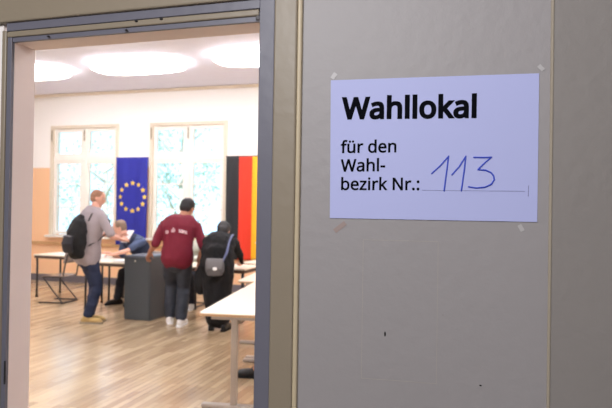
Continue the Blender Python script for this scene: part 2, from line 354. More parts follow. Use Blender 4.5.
# faint outline of a removed plate and two chips in the paint
b = BM()
u0, z0 = pan(363, 240); u1, z1 = pan(436, 384)
for lo, hi in (((u0, z1), (u0 + .0012, z0)), ((u1, z1), (u1 + .0012, z0)), ((u0, z1), (u1, z1 + .0012)), ((u0, z0), (u1, z0 + .0012))):
    box(b, (lo[0], -.0004, lo[1]), (hi[0], .001, hi[1]))
o = struct('trim_2', b, mat('old_glue_line', (164, 156, 150), .6)); o.matrix_world = PM
b = BM()
for px, py, rx, rz in ((385, 334, .0017, .0055), (480.5, 385.5, .0026, .0015), (443, 315, .0006, .0006)):
    u, z = pan(px, py); ell(b, (u, 0, z), rx, .0008, rz, u=8, v=6)
o = struct('trim_3', b, mat('paint_chip_dark', (12, 10, 10), .9, spec=.1)); o.matrix_world = PM

# ------------------------------------------------------------------ the sheet
sh = thing('sign_sheet', 'white landscape paper sheet reading Wahllokal taped to the grey hallway wall', 'sign')
sh.matrix_world = PM
c = [pan(*p) for p in ((331, 80.5), (539, 73.5), (537, 222), (330, 218))]
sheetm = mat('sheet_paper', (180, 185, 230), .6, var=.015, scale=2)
b = BM(); nx, nz = 20, 12; g = []
for j in range(nz + 1):
    row = []
    for i in range(nx + 1):
        s, t = i / nx, j / nz
        top = V(c[3]).lerp(V(c[2]), s); bt = V(c[0]).lerp(V(c[1]), s); p = top.lerp(bt, t)
        curl = .002 + .0004 * sin(s * pi)
        row.append(b.verts.new((p.x, -curl, p.y)))
    g.append(row)
for j in range(nz):
    for i in range(nx): b.faces.new((g[j][i], g[j][i + 1], g[j + 1][i + 1], g[j + 1][i]))
o = obj('paper', b, sheetm, sh, False); md = o.modifiers.new('t', 'SOLIDIFY'); md.thickness = .0004; md.offset = 0
ink = mat('black_ink', (6, 7, 14), .9, spec=.1); blue = mat('blue_pen', (44, 70, 190), .5); grey = mat('grey_line', (120, 122, 160), .6)
YS = -.0030
def textline(key, p0, p1, bold):
    cu = bpy.data.curves.new('t', 'CURVE'); cu.dimensions = '2D'; cu.fill_mode = 'BOTH'
    for L in GLY[key]:
        sp = cu.splines.new('POLY'); n = len(L) // 2; sp.points.add(n - 1); sp.use_cyclic_u = True
        for i in range(n): sp.points[i].co = (L[2 * i] / 1000, L[2 * i + 1] / 1000, 0, 1)
    cu.bevel_depth = bold; cu.bevel_resolution = 1
    t = bpy.data.objects.new('t', cu); C.objects.link(t)
    dg = bpy.context.evaluated_depsgraph_get(); dg.update()
    me = bpy.data.meshes.new_from_object(t.evaluated_get(dg)); bpy.data.objects.remove(t)
    xs = [v.co.x for v in me.vertices]; x0, x1 = min(xs), max(xs)
    a = pan(*p0); e = pan(*p1); k = (e[0] - a[0]) / (x1 - x0)
    for v in me.vertices:
        s = (v.co.x - x0) / (x1 - x0)
        v.co = V((a[0] + (v.co.x - x0) * k, YS + v.co.z * .002, a[1] + (e[1] - a[1]) * s + v.co.y * k))
    me.materials.clear(); me.name = 'printed_text'
    return link('printed_text', me, ink, sh)
textline('Wahllokal', (341.7, 118.8), (476.5, 117.2), .031)
textline('für den', (340.8, 153.0), (396.4, 152.2), .017)
textline('Wahl-', (340.8, 171.5), (385.2, 171.0), .017)
textline('bezirk Nr.:', (341.2, 189.8), (419.4, 190.0), .017)
def stroke(bm, pts, r):
    P = [(pan(400 + x / 4.08, 130 + y / 4.08)) for x, y in pts]
    tube(bm, [(u, YS - .0001, z) for u, z in P], r, n=6)
b = BM()
stroke(b, [(130, 178), (165, 146), (198, 108), (191, 165), (180, 248)], .0016)
stroke(b, [(212, 183), (242, 150), (268, 108), (262, 165), (250, 248)], .0016)
stroke(b, [(302, 112), (340, 113), (372, 112), (345, 135), (318, 162), (350, 165), (370, 174), (381, 187), (384, 203), (372, 222), (345, 234), (310, 237), (280, 232)], .0016)
obj('handwritten_number', b, blue, sh)
b = BM(); stroke(b, [(92, 246), (508, 250)], .00035); stroke(b, [(524, 228), (522, 270)], .0005); obj('writing_line', b, grey, sh)
tapem = mat('clear_tape', (182, 178, 178), .45)
tapeb = mat('old_tape_residue', (158, 140, 134), .7)
for px, py, rot, w_, h_, mm in ((334, 76, .6, .009, .014, tapem), (541, 68, -.7, .008, .014, tapem), (340, 227, .9, .010, .030, tapeb), (521, 228, -.5, .008, .014, tapem)):
    u, z = pan(px, py); b = BM(); box(b, (-w_ / 2, -.0003, -h_ / 2), (w_ / 2, .0003, h_ / 2)); 
    bmesh.ops.transform(b, matrix=Matrix.Translation((u, -.0006, z)) @ Matrix.Rotation(rot, 4, 'Y'), verts=b.verts)
    obj('tape', b, mm, sh)

# ------------------------------------------------------------------ far wall with windows
WIN = [(-8.76, -7.08), (-6.37, -4.67), (-3.98, -2.28)]
WZ0, WZ1 = .97, 3.28
b = BM(); xs = [XL - .2]
for a, e in WIN: xs += [a, e]
xs.append(XR + .2)
for i in range(0, len(xs), 2): box(b, (xs[i], YF, 0), (xs[i + 1], YF + .3, ZC))
for a, e in WIN: box(b, (a, YF, 0), (e, YF + .3, WZ0)); box(b, (a, YF, WZ1), (e, YF + .3, ZC))
struct('wall_back_room', b, M['farwall'])
b = BM(); loft(b, [((XL, YF - .03, ZC - .03), .035, .03), ((XR, YF - .03, ZC - .03), .035, .03)], n=12); struct('trim_4', b, M['trimw'])
b = BM(); box(b, (XL, YF - .02, 0), (XR, YF, .14), .004); struct('baseboard_back', b, M['base'])
b = BM(); box(b, (XL, YF - .035, .77), (XR, YF, .83), .006); struct('trim_5', b, M['railw'])
for wi, (a, e) in enumerate(WIN):
    wn = bpy.data.objects.new('window_%d' % (wi + 1), None); C.objects.link(wn); wn['kind'] = 'structure'
    y0, y1 = YF + .02, YF + .10; mid = (a + e) / 2; ZT = 2.58
    b = BM()
    for lo, hi in (((a, YF - .012, WZ0), (a + .075, YF + .14, WZ1)), ((e - .075, YF - .012, WZ0), (e, YF + .14, WZ1)), ((a + .003, YF - .009, WZ1 - .07), (e - .003, YF + .137, WZ1 - .003))): box(b, lo, hi, .008)
    struct('window_surround', b, M['winouter'], wn)
    b = BM()
    box(b, (a + .072, y0, ZT - .045), (e - .072, y1 + .02, ZT + .045), .006)
    box(b, (mid - .045, y0 - .006, WZ0 + .002), (mid + .045, y1 + .012, WZ1 - .062), .006)
    for x0, x1 in ((a + .075, mid - .04), (mid + .04, e - .075)):
        for z0, z1 in ((WZ0 + .02, ZT - .04), (ZT + .04, WZ1 - .07)):
            t = .07
            box(b, (x0, y0 + .01, z0), (x0 + t, y1, z1), .004); box(b, (x1 - t, y0 + .01, z0), (x1, y1, z1), .004)
            box(b, (x0 + .003, y0 + .013, z0 + .003), (x1 - .003, y1 - .003, z0 + t), .004); box(b, (x0 + .003, y0 + .013, z1 - t), (x1 - .003, y1 - .003, z1 - .003), .004)
    struct('window_frame', b, M['winframe'], wn)
    b = BM()
    for x0, x1 in ((a + .14, mid - .1), (mid + .1, e - .14)):
        for zz in (2.055, 1.56): box(b, (x0, y0 + .03, zz - .014), (x1, y1 - .01, zz + .014))
    struct('muntin', b, M['winframe'], wn)
    for x0, x1 in ((a + .12, mid - .09), (mid + .09, e - .12)):
        for z0, z1 in ((WZ0 + .07, ZT - .09), (ZT + .09, WZ1 - .12)):
            b = BM(); box(b, (x0, y0 + .045, z0), (x1, y0 + .049, z1)); struct('pane', b, M['glass'], wn)
    b = BM(); box(b, (a - .04, YF - .10, WZ0 - .04), (e + .04, YF + .06, WZ0), .008); struct('window_sill', b, M['winframe'], wn)
    b = BM()
    box(b, (mid - .012, y0 - .02, WZ1 - .33), (mid + .012, y0 - .003, WZ1 - .1), .004); box(b, (a + .03, YF - .03, WZ1 - .33), (a + .05, YF - .01, WZ1 - .1), .004)
    struct('window_handle', b, mat('brass_dull', (150, 138, 112), .4, .6), wn)

# outside: lawn and trees
b = BM(); box(b, (-40, YF + .4, -1.6), (30, 60, -1.5)); struct('ground_outside', b, M['grass'])
def tree(x, y, h, r, label, n=1500):
    t = thing('tree', label, 'tree', (x, y, -1.5), 0, 'trees outside the windows')
    b = BM(); loft(b, [((0, 0, 0), .2, .2), ((.1, 0, h * .3), .15, .15), ((0, .1, h * .6), .09, .09), ((.1, 0, h * .9), .03, .03)])
    for k in range(9):
        a = k * 2.4; z = h * (.3 + .06 * k); cap(b, (0, 0, z), .06, (cos(a) * r * .7, sin(a) * r * .7, z + h * .15), .02, 8)
    obj('trunk', b, M['bark'], t, True)
    b = BM()
    for k in range(n):
        cl = random.randrange(26); rr = random.Random(cl * 7 + int(x * 10)); a = rr.uniform(0, 6.28); ph = rr.uniform(-.9, 1.2)
        cc = V((cos(a) * cos(ph) * r * .75, sin(a) * cos(ph) * r * .75, h * .62 + sin(ph) * h * .33))
        p = cc + V((random.gauss(0, 1), random.gauss(0, 1), random.gauss(0, 1))) * r * .2
        q = Euler((random.uniform(0, 6), random.uniform(0, 6), random.uniform(0, 6))).to_matrix(); s = random.uniform(.09, .16)
        b.faces.new([b.verts.new(p + q @ V(v_) * s) for v_ in ((-.5, 0, 0), (0, -.35, .06), (.6, 0, 0), (0, .35, .06))])
    obj('foliage', b, M['leaf'], t)
tree(-9.3, 15.5, 6.3, 1.5, 'pale green tree outside the middle window')
tree(-13.6, 17.5, 5.6, 1.7, 'tree outside the left window, left of the blue flag')
tree(-5.2, 20.5, 6.4, 1.6, 'tree outside the middle window near the black stripe')

# ------------------------------------------------------------------ ceiling lights
lens_c = [(-6.95 - .65, ), (-5.39,), (-3.2,)]
def ceiling_light(x, y, label):
    t = thing('ceiling_light', label, 'ceiling light', (x, y, ZC), 0, 'ceiling lights')
    for nm, a, bb, z0, z1, m, ex in (('housing', .74, .28, -.05, 0, M['winframe'], 3.2), ('diffuser', .82, .36, -.115, -.05, M['lampglow'], 3.0)):
        b = BM(); n = 48
        prof = ((1, z1), (1, z0 + .03), (.96, z0 + .01), (.88, z0)) if nm == 'diffuser' else ((1, z1), (1, z0))
        L = []
        for s, z in prof:
            L.append([b.verts.new((math.copysign(abs(cos(2 * pi * k / n)) ** (2 / ex), cos(2 * pi * k / n)) * a * s, math.copysign(abs(sin(2 * pi * k / n)) ** (2 / ex), sin(2 * pi * k / n)) * bb * s, z)) for k in range(n)])
        for i in range(len(L) - 1):
            for k in range(n): b.faces.new((L[i][k], L[i][(k + 1) % n], L[i + 1][(k + 1) % n], L[i + 1][k]))
        b.faces.new(L[0]); b.faces.new(L[-1][::-1])
        obj(nm, b, m, t, False)
    return t
ceiling_light(-7.62, 7.05, 'leftmost glowing white ceiling light, cut off by the door frame')
ceiling_light(-5.39, 7.05, 'whole glowing white ceiling light in the middle of the doorway')
ceiling_light(-3.16, 7.0, 'right glowing white ceiling light, cut off by the right door jamb')
ceiling_light(-.93, 7.0, 'added unseen ceiling light right of the doorway view near the windows')  # hidden light added to brighten the door reveal
for x_, w_ in ((-7.62, 'first from the left wall'), (-5.39, 'second from the left wall'), (-3.16, 'in the middle of its row'), (-.93, 'straight inside the doorway'), (1.3, 'nearest the right wall')): ceiling_light(x_, 2.7, 'added unseen ceiling light, row along the door wall, ' + w_)  # out-of-view row added to light reveal, floor and near walls

# ------------------------------------------------------------------ flags
def flag(name, label, x0, x1, z0, z1, stripes, stars, flare=0):
    t = thing(name, label, 'flag', ((x0 + x1) / 2, YF - .06, z0), 0)
    W = x1 - x0; H = z1 - z0
    def wave(x, z): return .016 * sin(x * 16 + z * 1.1) * (.35 + .65 * (1 - z / H)) + .008 * sin(x * 31 + 1 - z * 2)
    for nm, fa, fb, m in stripes:
        b = BM(); nx, nz = 14, 40; g = []
        for j in range(nz + 1):
            zz = H * j / nz; row = []
            for i in range(nx + 1):
                x = -W / 2 + W * (fa + (fb - fa) * i / nx); row.append(b.verts.new((x + flare * (1 - zz / H), wave(x, zz), zz)))
            g.append(row)
        for j in range(nz):
            for i in range(nx): b.faces.new((g[j][i], g[j][i + 1], g[j + 1][i + 1], g[j + 1][i]))
        o = obj(nm, b, m, t, True); md = o.modifiers.new('s', 'SOLIDIFY'); md.thickness = .003; md.offset = 0
    b = BM(); cyl(b, (-W / 2 - .01, 0, H + .006), (W / 2 + .01, 0, H + .006), .008); obj('hanging_rod', b, stripes[0][3], t)
    if stars:
        sg = mat('star_gold', (240, 204, 84), .5); b = BM(); cx, cz, R = stars
        for k in range(12):
            a = k * pi / 6; x = cx + R * sin(a); z = cz + R * cos(a); pts = []
            for q in range(10):
                rr = .054 if q % 2 == 0 else .027; aa = q * pi / 5
                px_, pz_ = x + rr * sin(aa), z + rr * cos(aa); pts.append(b.verts.new((px_, wave(px_, pz_) - .006, pz_)))
            b.faces.new(pts)
            o = obj('star', b, sg, t); md = o.modifiers.new('s', 'SOLIDIFY'); md.thickness = .003; b = BM()
        b.free()
    return t
eu = mat('flag_blue', (34, 40, 152), .6, var=.1, scale=3)
p = hit(132.5, 197, (0, YF - .06, 0), (0, 1, 0))
flag('european_flag', 'blue flag with a ring of gold stars hanging between two windows', -7.09, -6.37, .82, 2.575, [('cloth', 0, 1, eu)], (p.x + 6.73, p.z - .82, .28), 0)
flag('german_flag', 'black, red and gold flag hanging right of the middle window', -4.66, -3.86, .62, 2.575,
     [('black_stripe', 0, 1 / 3, mat('flag_black', (34, 34, 38), .6)), ('red_stripe', 1 / 3, 2 / 3, mat('flag_red', (232, 56, 28), .6)), ('gold_stripe', 2 / 3, 1, mat('flag_gold', (250, 186, 30), .6))], None)
# ------------------------------------------------------------------ tables
def long_table(L, W, label, loc, rz, group=None):
    """light tables on T-legs; origin at the near-left corner, long side along local +y"""
    t = thing('table', label, 'table', loc, rz, group)
    b = BM(); r = .05; pts = []
    for cx, cy, a0 in ((W - r, L - r, 0), (r, L - r, 90), (r, r, 180), (W - r, r, 270)):
        for k in range(6): a = radians(a0 + k * 18); pts.append((cx + r * cos(a), cy + r * sin(a)))
    lo = [b.verts.new((x, y, .716)) for x, y in pts]; hi = [b.verts.new((x, y, .738)) for x, y in pts]; n = len(pts)
    hi2 = [b.verts.new((W / 2 + (x - W / 2) * .995, L / 2 + (y - L / 2) * .997, .741)) for x, y in pts]
    for k in range(n):
        b.faces.new((lo[k], lo[(k + 1) % n], hi[(k + 1) % n], hi[k])); b.faces.new((hi[k], hi[(k + 1) % n], hi2[(k + 1) % n], hi2[k]))
    b.faces.new(lo[::-1]); b.faces.new(hi2)
    top = obj('tabletop', b, M['laminate'], t)
    b = BM()
    for k in range(n):
        q = k, (k + 1) % n
        P = [(W / 2 + (pts[i][0] - W / 2) * 1.002, L / 2 + (pts[i][1] - L / 2) * 1.002) for i in q]
        b.faces.new([b.verts.new(v) for v in ((P[0][0], P[0][1], .717), (P[1][0], P[1][1], .717), (P[1][0], P[1][1], .733), (P[0][0], P[0][1], .733))])
    obj('edge_band', b, M['edge'], top)
    for y in (.035, L - .06):
        b = BM(); box(b, (W * .39 - .026, y - .026, .03), (W * .39 + .026, y + .026, .716), .01)
        box(b, (.10, y - .02, .69), (W - .1, y + .02, .716), .004)
        lg = obj('leg', b, M['tablemetal'], t)
        b = BM(); box(b, (.03, y - .034, 0), (W - .03, y + .034, .034), .012); obj('foot_bar', b, M['tablemetal'], lg)
    b = BM(); box(b, (W * .42 - .02, .08, .65), (W * .42 + .02, L - .08, .70), .004); obj('cross_beam', b, M['tablemetal'], t)
    return t
A9 = radians(9.3)
long_table(1.5, .75, 'long cream table nearest the door, its rounded corner reaching into the doorway', (-2.15, 2.99, 0), A9).scale = (1, 1, 1.025)
long_table(.58, .75, 'cream table pushed against the far end of the nearest cream table', (-2.15 - sin(A9) * 1.515, 2.99 + cos(A9) * 1.515, 0), A9).scale = (1, 1, 1.02)
long_table(1.0, .70, 'small cream table with its corner showing beside the black coat, behind the nearer tables', (-2.745, 5.13, 0), radians(8.6))

def school_table(L, W, label, loc, rz, group=None):
    """wall-side tables on four thin tubes with a dark frame; centred on the front edge, long side along x"""
    t = thing('table', label, 'table', loc, rz, group)
    b = BM(); box(b, (-L / 2, 0, .722), (L / 2, W, .742), .004); obj('tabletop', b, M['laminate'], t)
    b = BM(); box(b, (-L / 2 + .01, .012, .675), (L / 2 - .01, .03, .722), .002); box(b, (-L / 2 + .01, W - .03, .675), (L / 2 - .01, W - .012, .722), .002)
    for s in (-1, 1): box(b, (s * (L / 2 - .02) - .009, .03, .675), (s * (L / 2 - .02) + .009, W - .03, .722), .002)
    obj('table_frame', b, M['darkedge'], t)
    for sx in (-1, 1):
        for y in (.04, W - .04):
            b = BM(); cyl(b, (sx * (L / 2 - .05), y, .015), (sx * (L / 2 - .05), y, .68), .017); lg = obj('leg', b, M['darkmetal'], t, True)
            b = BM(); cyl(b, (sx * (L / 2 - .05), y, 0), (sx * (L / 2 - .05), y, .02), .022); obj('foot_cap', b, M['black'], lg)
    return t
school_table(1.5, .62, 'table at the left edge of the doorway, behind the empty chair', (-6.70, 7.05, 0), radians(-4))
school_table(1.06, .66, 'table covered with papers where the man in the dark vest sits', (-5.40, 6.42, 0), radians(-1))
school_table(1.15, .66, 'table between the maroon polo shirt and the black coat, with papers on it', (-3.74, 6.36, 0), radians(-1))
school_table(.95, .62, 'table under the black, red and gold flag at the right', (-3.16, 7.22, 0), radians(-4))

# papers
def paper_stack(name, label, loc, rz, w_, d_, h_, group, cat='papers'):
    b = BM(); k = max(2, int(h_ / .004))
    for i in range(k):
        M_ = Matrix.Rotation(random.uniform(-.05, .05), 4, 'Z'); z = i * h_ / k
        box(b, (-w_ / 2, -d_ / 2, z), (w_ / 2, d_ / 2, z + h_ / k * .92), M=M_)
    o = obj(name, b, M['paper']); o.location = loc; o.rotation_euler = (0, 0, rz); return tag(o, label, cat, group)
paper_stack('paper_stack', 'white stack of papers in front of the seated man in the dark vest', (-5.17, 6.56, .742), .1, .42, .22, .03, 'papers on the tables')
paper_stack('paper_stack', 'thin paper pile on the table just left of the grey ballot box', (-5.02, 6.88, .742), -.2, .30, .21, .02, 'papers on the tables')
paper_stack('paper_stack', 'small bright paper pile between the maroon shirt and the black coat', (-3.76, 6.50, .742), .3, .22, .2, .05, 'papers on the tables')
paper_stack('paper_stack', 'paper pile at the right end beneath the gold stripe', (-3.30, 7.42, .742), 0, .14, .14, .06, 'papers on the tables')

# ------------------------------------------------------------------ ballot box
t = thing('ballot_box', 'tall dark grey ballot box beside the man in the maroon shirt', 'ballot box', (-4.62, 6.165, 0), radians(-1))
b = BM(); rings(b, [((0, 0, z), (1, 0, 0), (0, 1, 0), 1, 1) for z in (0, 1)], 4); b.clear()
def frustum(b, w0, d0, z0, w1, d1, z1, bev=.012):
    vs_ = [b.verts.new((sx * w_ / 2, sy * d_ / 2, z)) for w_, d_, z in ((w0, d0, z0), (w1, d1, z1)) for sx, sy in ((-1, -1), (1, -1), (1, 1), (-1, 1))]
    fs = [b.faces.new([vs_[i] for i in q]) for q in ((3, 2, 1, 0), (4, 5, 6, 7), (0, 1, 5, 4), (1, 2, 6, 5), (2, 3, 7, 6), (3, 0, 4, 7))]
    bmesh.ops.bevel(b, geom=list({e for f in fs for e in f.edges}), offset=bev, segments=2, affect='EDGES')
frustum(b, .42, .45, 0, .43, .46, .87); obj('body', b, M['box'], t)
b = BM(); frustum(b, .45, .48, .87, .44, .47, .905, .01); lid = obj('lid', b, M['boxlid'], t)
b = BM(); box(b, (-.12, -.012, .900), (.12, .012, .908), .002); obj('slot', b, M['black'], lid)
b = BM(); cyl(b, (-.03, -.226, .83), (-.03, -.240, .83), .012); cyl(b, (-.03, -.240, .83), (-.03, -.244, .83), .006); obj('lock', b, M['winframe'], t)

# ------------------------------------------------------------------ chairs
def make_chair(label, loc, rz, group=None, seatm=None):
    """school chair on sled legs, facing local +y, origin on the floor under the seat"""
    t = thing('chair', label, 'chair', loc, rz, group); sm = seatm or M['chairseat']
    b = BM(); g = []; nx, ny = 8, 8
    for j in range(ny + 1):
        y = -.2 + .4 * j / ny; g.append([b.verts.new((-.2 + .4 * i / nx, y, .445 + .01 * (abs(2 * i / nx - 1) ** 2) - .02 * (max(0, y - .1) / .1) ** 2)) for i in range(nx + 1)])
    for j in range(ny):
        for i in range(nx): b.faces.new((g[j][i], g[j][i + 1], g[j + 1][i + 1], g[j + 1][i]))
    o = obj('seat', b, sm, t, True); md = o.modifiers.new('s', 'SOLIDIFY'); md.thickness = .014
    b = BM(); g = []
    for j in range(6):
        z = .66 + .17 * j / 5; g.append([b.verts.new((-.19 + .38 * i / 8, -.235 - (z - .66) * .2 + .03 * (2 * i / 8 - 1) ** 2, z)) for i in range(9)])
    for j in range(5):
        for i in range(8): b.faces.new((g[j][i], g[j][i + 1], g[j + 1][i + 1], g[j + 1][i]))
    o = obj('backrest', b, sm, t, True); md = o.modifiers.new('s', 'SOLIDIFY'); md.thickness = .012
    for s in (-1, 1):
        b = BM(); x = s * .185
        tube(b, [(x, -.27, .80), (x, -.22, .60), (x, -.19, .43), (x, .15, .43), (x, .17, .42), (x * 1.06, -.03, .2), (x * 1.1, -.2, .02), (x * 1.1, .22, .013)], .0115)
        obj('leg', b, M['darkmetal'], t, True)
    for q in ([(-.2, -.19, .013), (.2, -.19, .013)], [(-.185, .12, .425), (.185, .12, .425)]):
        b = BM(); tube(b, q, .0115); obj('cross_bar', b, M['darkmetal'], t, True)
    return t
make_chair('empty chair with thin dark sled legs at the left table', (-6.68, 6.84, 0), radians(95))

# ------------------------------------------------------------------ people
def ik(a, b, l1, l2, pole):
    a, b = V(a), V(b); d = b - a; L = min(d.length, (l1 + l2) * .999); dn = d.normalized()
    x = (l1 * l1 - l2 * l2 + L * L) / (2 * L); h = sqrt(max(l1 * l1 - x * x, 0))
    p = V(pole) - dn * V(pole).dot(dn); p.normalize()
    return a + dn * x + p * h, a + dn * L

def hand(b, w_, d, nrm, side, curl=.35, k=1.0):
    """w_ wrist, d finger direction, nrm back-of-hand normal, side +1/-1 thumb side"""
    d = V(d).normalized(); nrm = V(nrm); nrm = (nrm - d * nrm.dot(d)).normalized(); s = d.cross(nrm) * side; w_ = V(w_)
    loft(b, [(w_, .026 * k, .02 * k), (w_ + d * .03 * k, .032 * k, .017 * k), (w_ + d * .06 * k, .04 * k, .015 * k), (w_ + d * .088 * k, .039 * k, .012 * k)], side=s)
    for i, (off, L, r) in enumerate(((.030, .072, .0088), (.010, .08, .0092), (-.011, .074, .0088), (-.031, .058, .008))):
        p = w_ + (d * .082 + s * off) * k; a = 0; f = [p]
        for q, fr in enumerate((.45, .32, .23)):
            a += curl * (1, 1.1, .8)[q]; dd = d * cos(a) - nrm * sin(a) + s * off * .9; p = p + dd.normalized() * L * fr * k; f.append(p)
        for q in range(3): cap(b, f[q], r * (1 - .08 * q) * k, f[q + 1], r * (.92 - .08 * q) * k, 8)
    p0 = w_ + (d * .02 + s * .022) * k; p1 = p0 + (d * .035 + s * .028 - nrm * .008) * k; p2 = p1 + (d * .03 + s * .008 - nrm * .01) * k; p3 = p2 + (d * .022 - nrm * .008) * k
    cap(b, p0, .015 * k, p1, .0115 * k, 8); cap(b, p1, .011 * k, p2, .0098 * k, 8); cap(b, p2, .0098 * k, p3, .008 * k, 8)

def rotlook(look, roll=0):
    f = V(look).normalized(); r = f.cross(V((0, 0, 1))).normalized(); u = r.cross(f)
    Mx = Matrix((r, f, u)).transposed()          # local x right, y forward, z up
    return Mx @ Matrix.Rotation(roll, 3, 'Y')

def person(name, label, loc, rz, p, o_):
    """p: pose in local coordinates (facing +y, floor z=0); o_: outfit"""
    k = p.get('k', 1.0); sk = o_['skin']
    P, N, H = V(p['pelvis']), V(p['neck']), V(p['head'])
    R = rotlook(p['look'], p.get('roll', 0)); hk = k * p.get('hk', 1.08)
    sd = V(p.get('shdir', (1, 0, 0))).normalized(); hd = V(p.get('hipdir', (1, 0, 0))).normalized()
    up = (N - P).normalized()
    shc = N - up * .055
    hips = [P + hd * s * .085 * k - V((0, 0, .02)) for s in (-1, 1)]
    shs = [shc + sd * s * p.get('shw', .19) * k - up * .01 + V(p.get('shoff', (0, 0, 0))) for s in (-1, 1)]
    legs = []; arms = []
    for i in (0, 1):
        kn, an = ik(hips[i], V(p['foot'][i]) + V((0, 0, .085)), .44 * k, .42 * k, p['kpole'][i]); legs.append((hips[i], kn, an))
        el, wr = ik(shs[i], p['hand'][i], .29 * k, .255 * k, p['epole'][i]); arms.append((shs[i], el, wr))
    bend = V(p.get('bend', (0, 0, 0)))
    def spine(t): return P.lerp(N, t) + bend * sin(t * pi)
    def torso(b, e, t0=-.16, t1=1.0, wf=1.0):
        prof = [(-.16, .13, .10), (-.05, .165, .118), (.08, .165, .116), (.25, .148, .105), (.42, .145, .103), (.6, .158, .112), (.76, .17, .115), (.88, .165, .10), (.95, .12, .078), (1.0, .07, .062)]
        pp = []; ss = []; br = p.get('broad', 1.0); prof = [(t, a * (br if t > .7 else 1), q) for t, a, q in prof]
        for t, a, bb in prof:
            if t < t0 - .001 or t > t1 + .001: continue
            pp.append((spine(t) if t >= 0 else P + (P - spine(.1)).normalized() * (-t) * .5 + V((0, 0, t * .2)), (a + e) * k * wf, (bb + e) * k)); ss.append(hd.lerp(sd, min(max(t, 0), 1)))
        loft(b, pp, side=ss, n=20)
    # body
    b = BM(); torso(b, 0)
    cap(b, N - up * .03, .062 * hk, H - R @ V((0, .015, .05)) * hk, .054 * hk)
    ell(b, H + R @ V((0, -.008, .03)) * hk, .075 * hk, .094 * hk, .085 * hk, R); 
    loft(b, [(H + R @ V((0, .012, .04)) * hk, .068 * hk, .078 * hk), (H + R @ V((0, .022, -.02)) * hk, .062 * hk, .068 * hk), (H + R @ V((0, .034, -.075)) * hk, .043 * hk, .048 * hk), (H + R @ V((0, .045, -.098)) * hk, .024 * hk, .03 * hk)], side=R @ V((1, 0, 0)))
    loft(b, [(H + R @ V((0, .088, .018)) * hk, .008 * hk, .008 * hk), (H + R @ V((0, .104, -.012)) * hk, .011 * hk, .012 * hk), (H + R @ V((0, .100, -.026)) * hk, .015 * hk, .009 * hk)], side=R @ V((1, 0, 0)), n=8)
    ell(b, H + R @ V((0, .083, -.05)) * hk, .024 * hk, .012 * hk, .006 * hk, R, 10, 6); ell(b, H + R @ V((0, .082, -.061)) * hk, .02 * hk, .012 * hk, .006 * hk, R, 10, 6)
    for s in (-1, 1):
        ell(b, H + R @ V((s * .076, -.005, -.005)) * hk, .009 * hk, .019 * hk, .031 * hk, R @ Matrix.Rotation(s * .3, 3, 'Z'), 10, 8)
        ell(b, H + R @ V((s * .03, .08, .034)) * hk, .022 * hk, .01 * hk, .007 * hk, R, 10, 6)
    for i in (0, 1):
        a, kn, an = legs[i]; td = V(p['toe'][i]).normalized()
        loft(b, [(a, .082 * k, .09 * k), (a.lerp(kn, .4), .074 * k, .082 * k), (kn - (kn - a).normalized() * .03, .055 * k, .058 * k), (kn, .054 * k, .056 * k)])
        loft(b, [(kn, .052 * k, .054 * k), (kn.lerp(an, .3), .052 * k, .056 * k), (kn.lerp(an, .65), .042 * k, .044 * k), (an, .035 * k, .037 * k)])
        fl = V((0, 0, -.045)) ; sdir = td.cross(V((0, 0, 1)))
        loft(b, [(an + fl - td * .045, .028 * k, .03 * k), (an + fl + td * .03, .032 * k, .034 * k), (an + fl + td * .10 - V((0, 0, .012)), .038 * k, .022 * k), (an + fl + td * .155 - V((0, 0, .017)), .033 * k, .015 * k)], side=sdir)
        cap(b, an, .036 * k, an + fl, .034 * k)
        s_, el, wr = arms[i]
        loft(b, [(s_, .052 * k, .052 * k), (s_.lerp(el, .4), .046 * k, .046 * k), (el, .037 * k, .037 * k)])
        loft(b, [(el, .037 * k, .037 * k), (el.lerp(wr, .3), .039 * k, .037 * k), (wr, .026 * k, .022 * k)])
        hd_ = V(p['hdir'][i]) if 'hdir' in p else (wr - el)
        hand(b, wr, hd_, p['hnrm'][i], (1 if i == 0 else -1), p.get('curl', (.35, .35))[i], k)
    root = baked(name, b, sk, None, .0078, 3)
    root.location = loc; root.rotation_euler = (0, 0, rz); tag(root, label, 'person')
    for s in (-1, 1):
        b = BM(); ell(b, H + R @ V((s * .031, .0795, .018)) * hk, .0125 * hk, .010 * hk, .0085 * hk, R, 12, 8); e = obj('eye', b, M['eyew'], root, True)
        b = BM(); ell(b, H + R @ V((s * .031, .0885, .018)) * hk, .0055 * hk, .0025 * hk, .0055 * hk, R, 10, 6); obj('iris', b, M['eyed'], e, True)
        b = BM(); ell(b, H + R @ V((s * .031, .0885, .040)) * hk, .018 * hk, .006 * hk, .0035 * hk, R, 10, 6); obj('eyebrow', b, o_['hair'], root, True)
    b = BM(); ell(b, H + R @ V((0, .092, -.0555)) * hk, .021 * hk, .006 * hk, .0045 * hk, R, 10, 6); obj('mouth', b, mat('lips', (176, 92, 84), .5), root, True)
    # hair
    b = BM(); hv = o_.get('hairsize', .008)
    ell(b, H + R @ V((0, -.020, .045)) * hk, (.076 + hv) * hk, (.088 + hv) * hk, (.073 + hv) * hk, R, 20, 14)
    ell(b, H + R @ V((0, -.045, .0)) * hk, (.066 + hv) * hk, (.058 + hv) * hk, (.07 + hv) * hk, R, 20, 14)
    if o_.get('bun'): ell(b, H + R @ V((0, -.06, -.03)) * hk, .078, .07, .085, R)
    if o_.get('fringe'): ell(b, H + R @ V((0, .045, .085)) * hk, .06 * hk, .05 * hk, .03 * hk, R)
    baked('hair', b, o_['hair'], root, .008, 2, .004, (40, 40, 40))
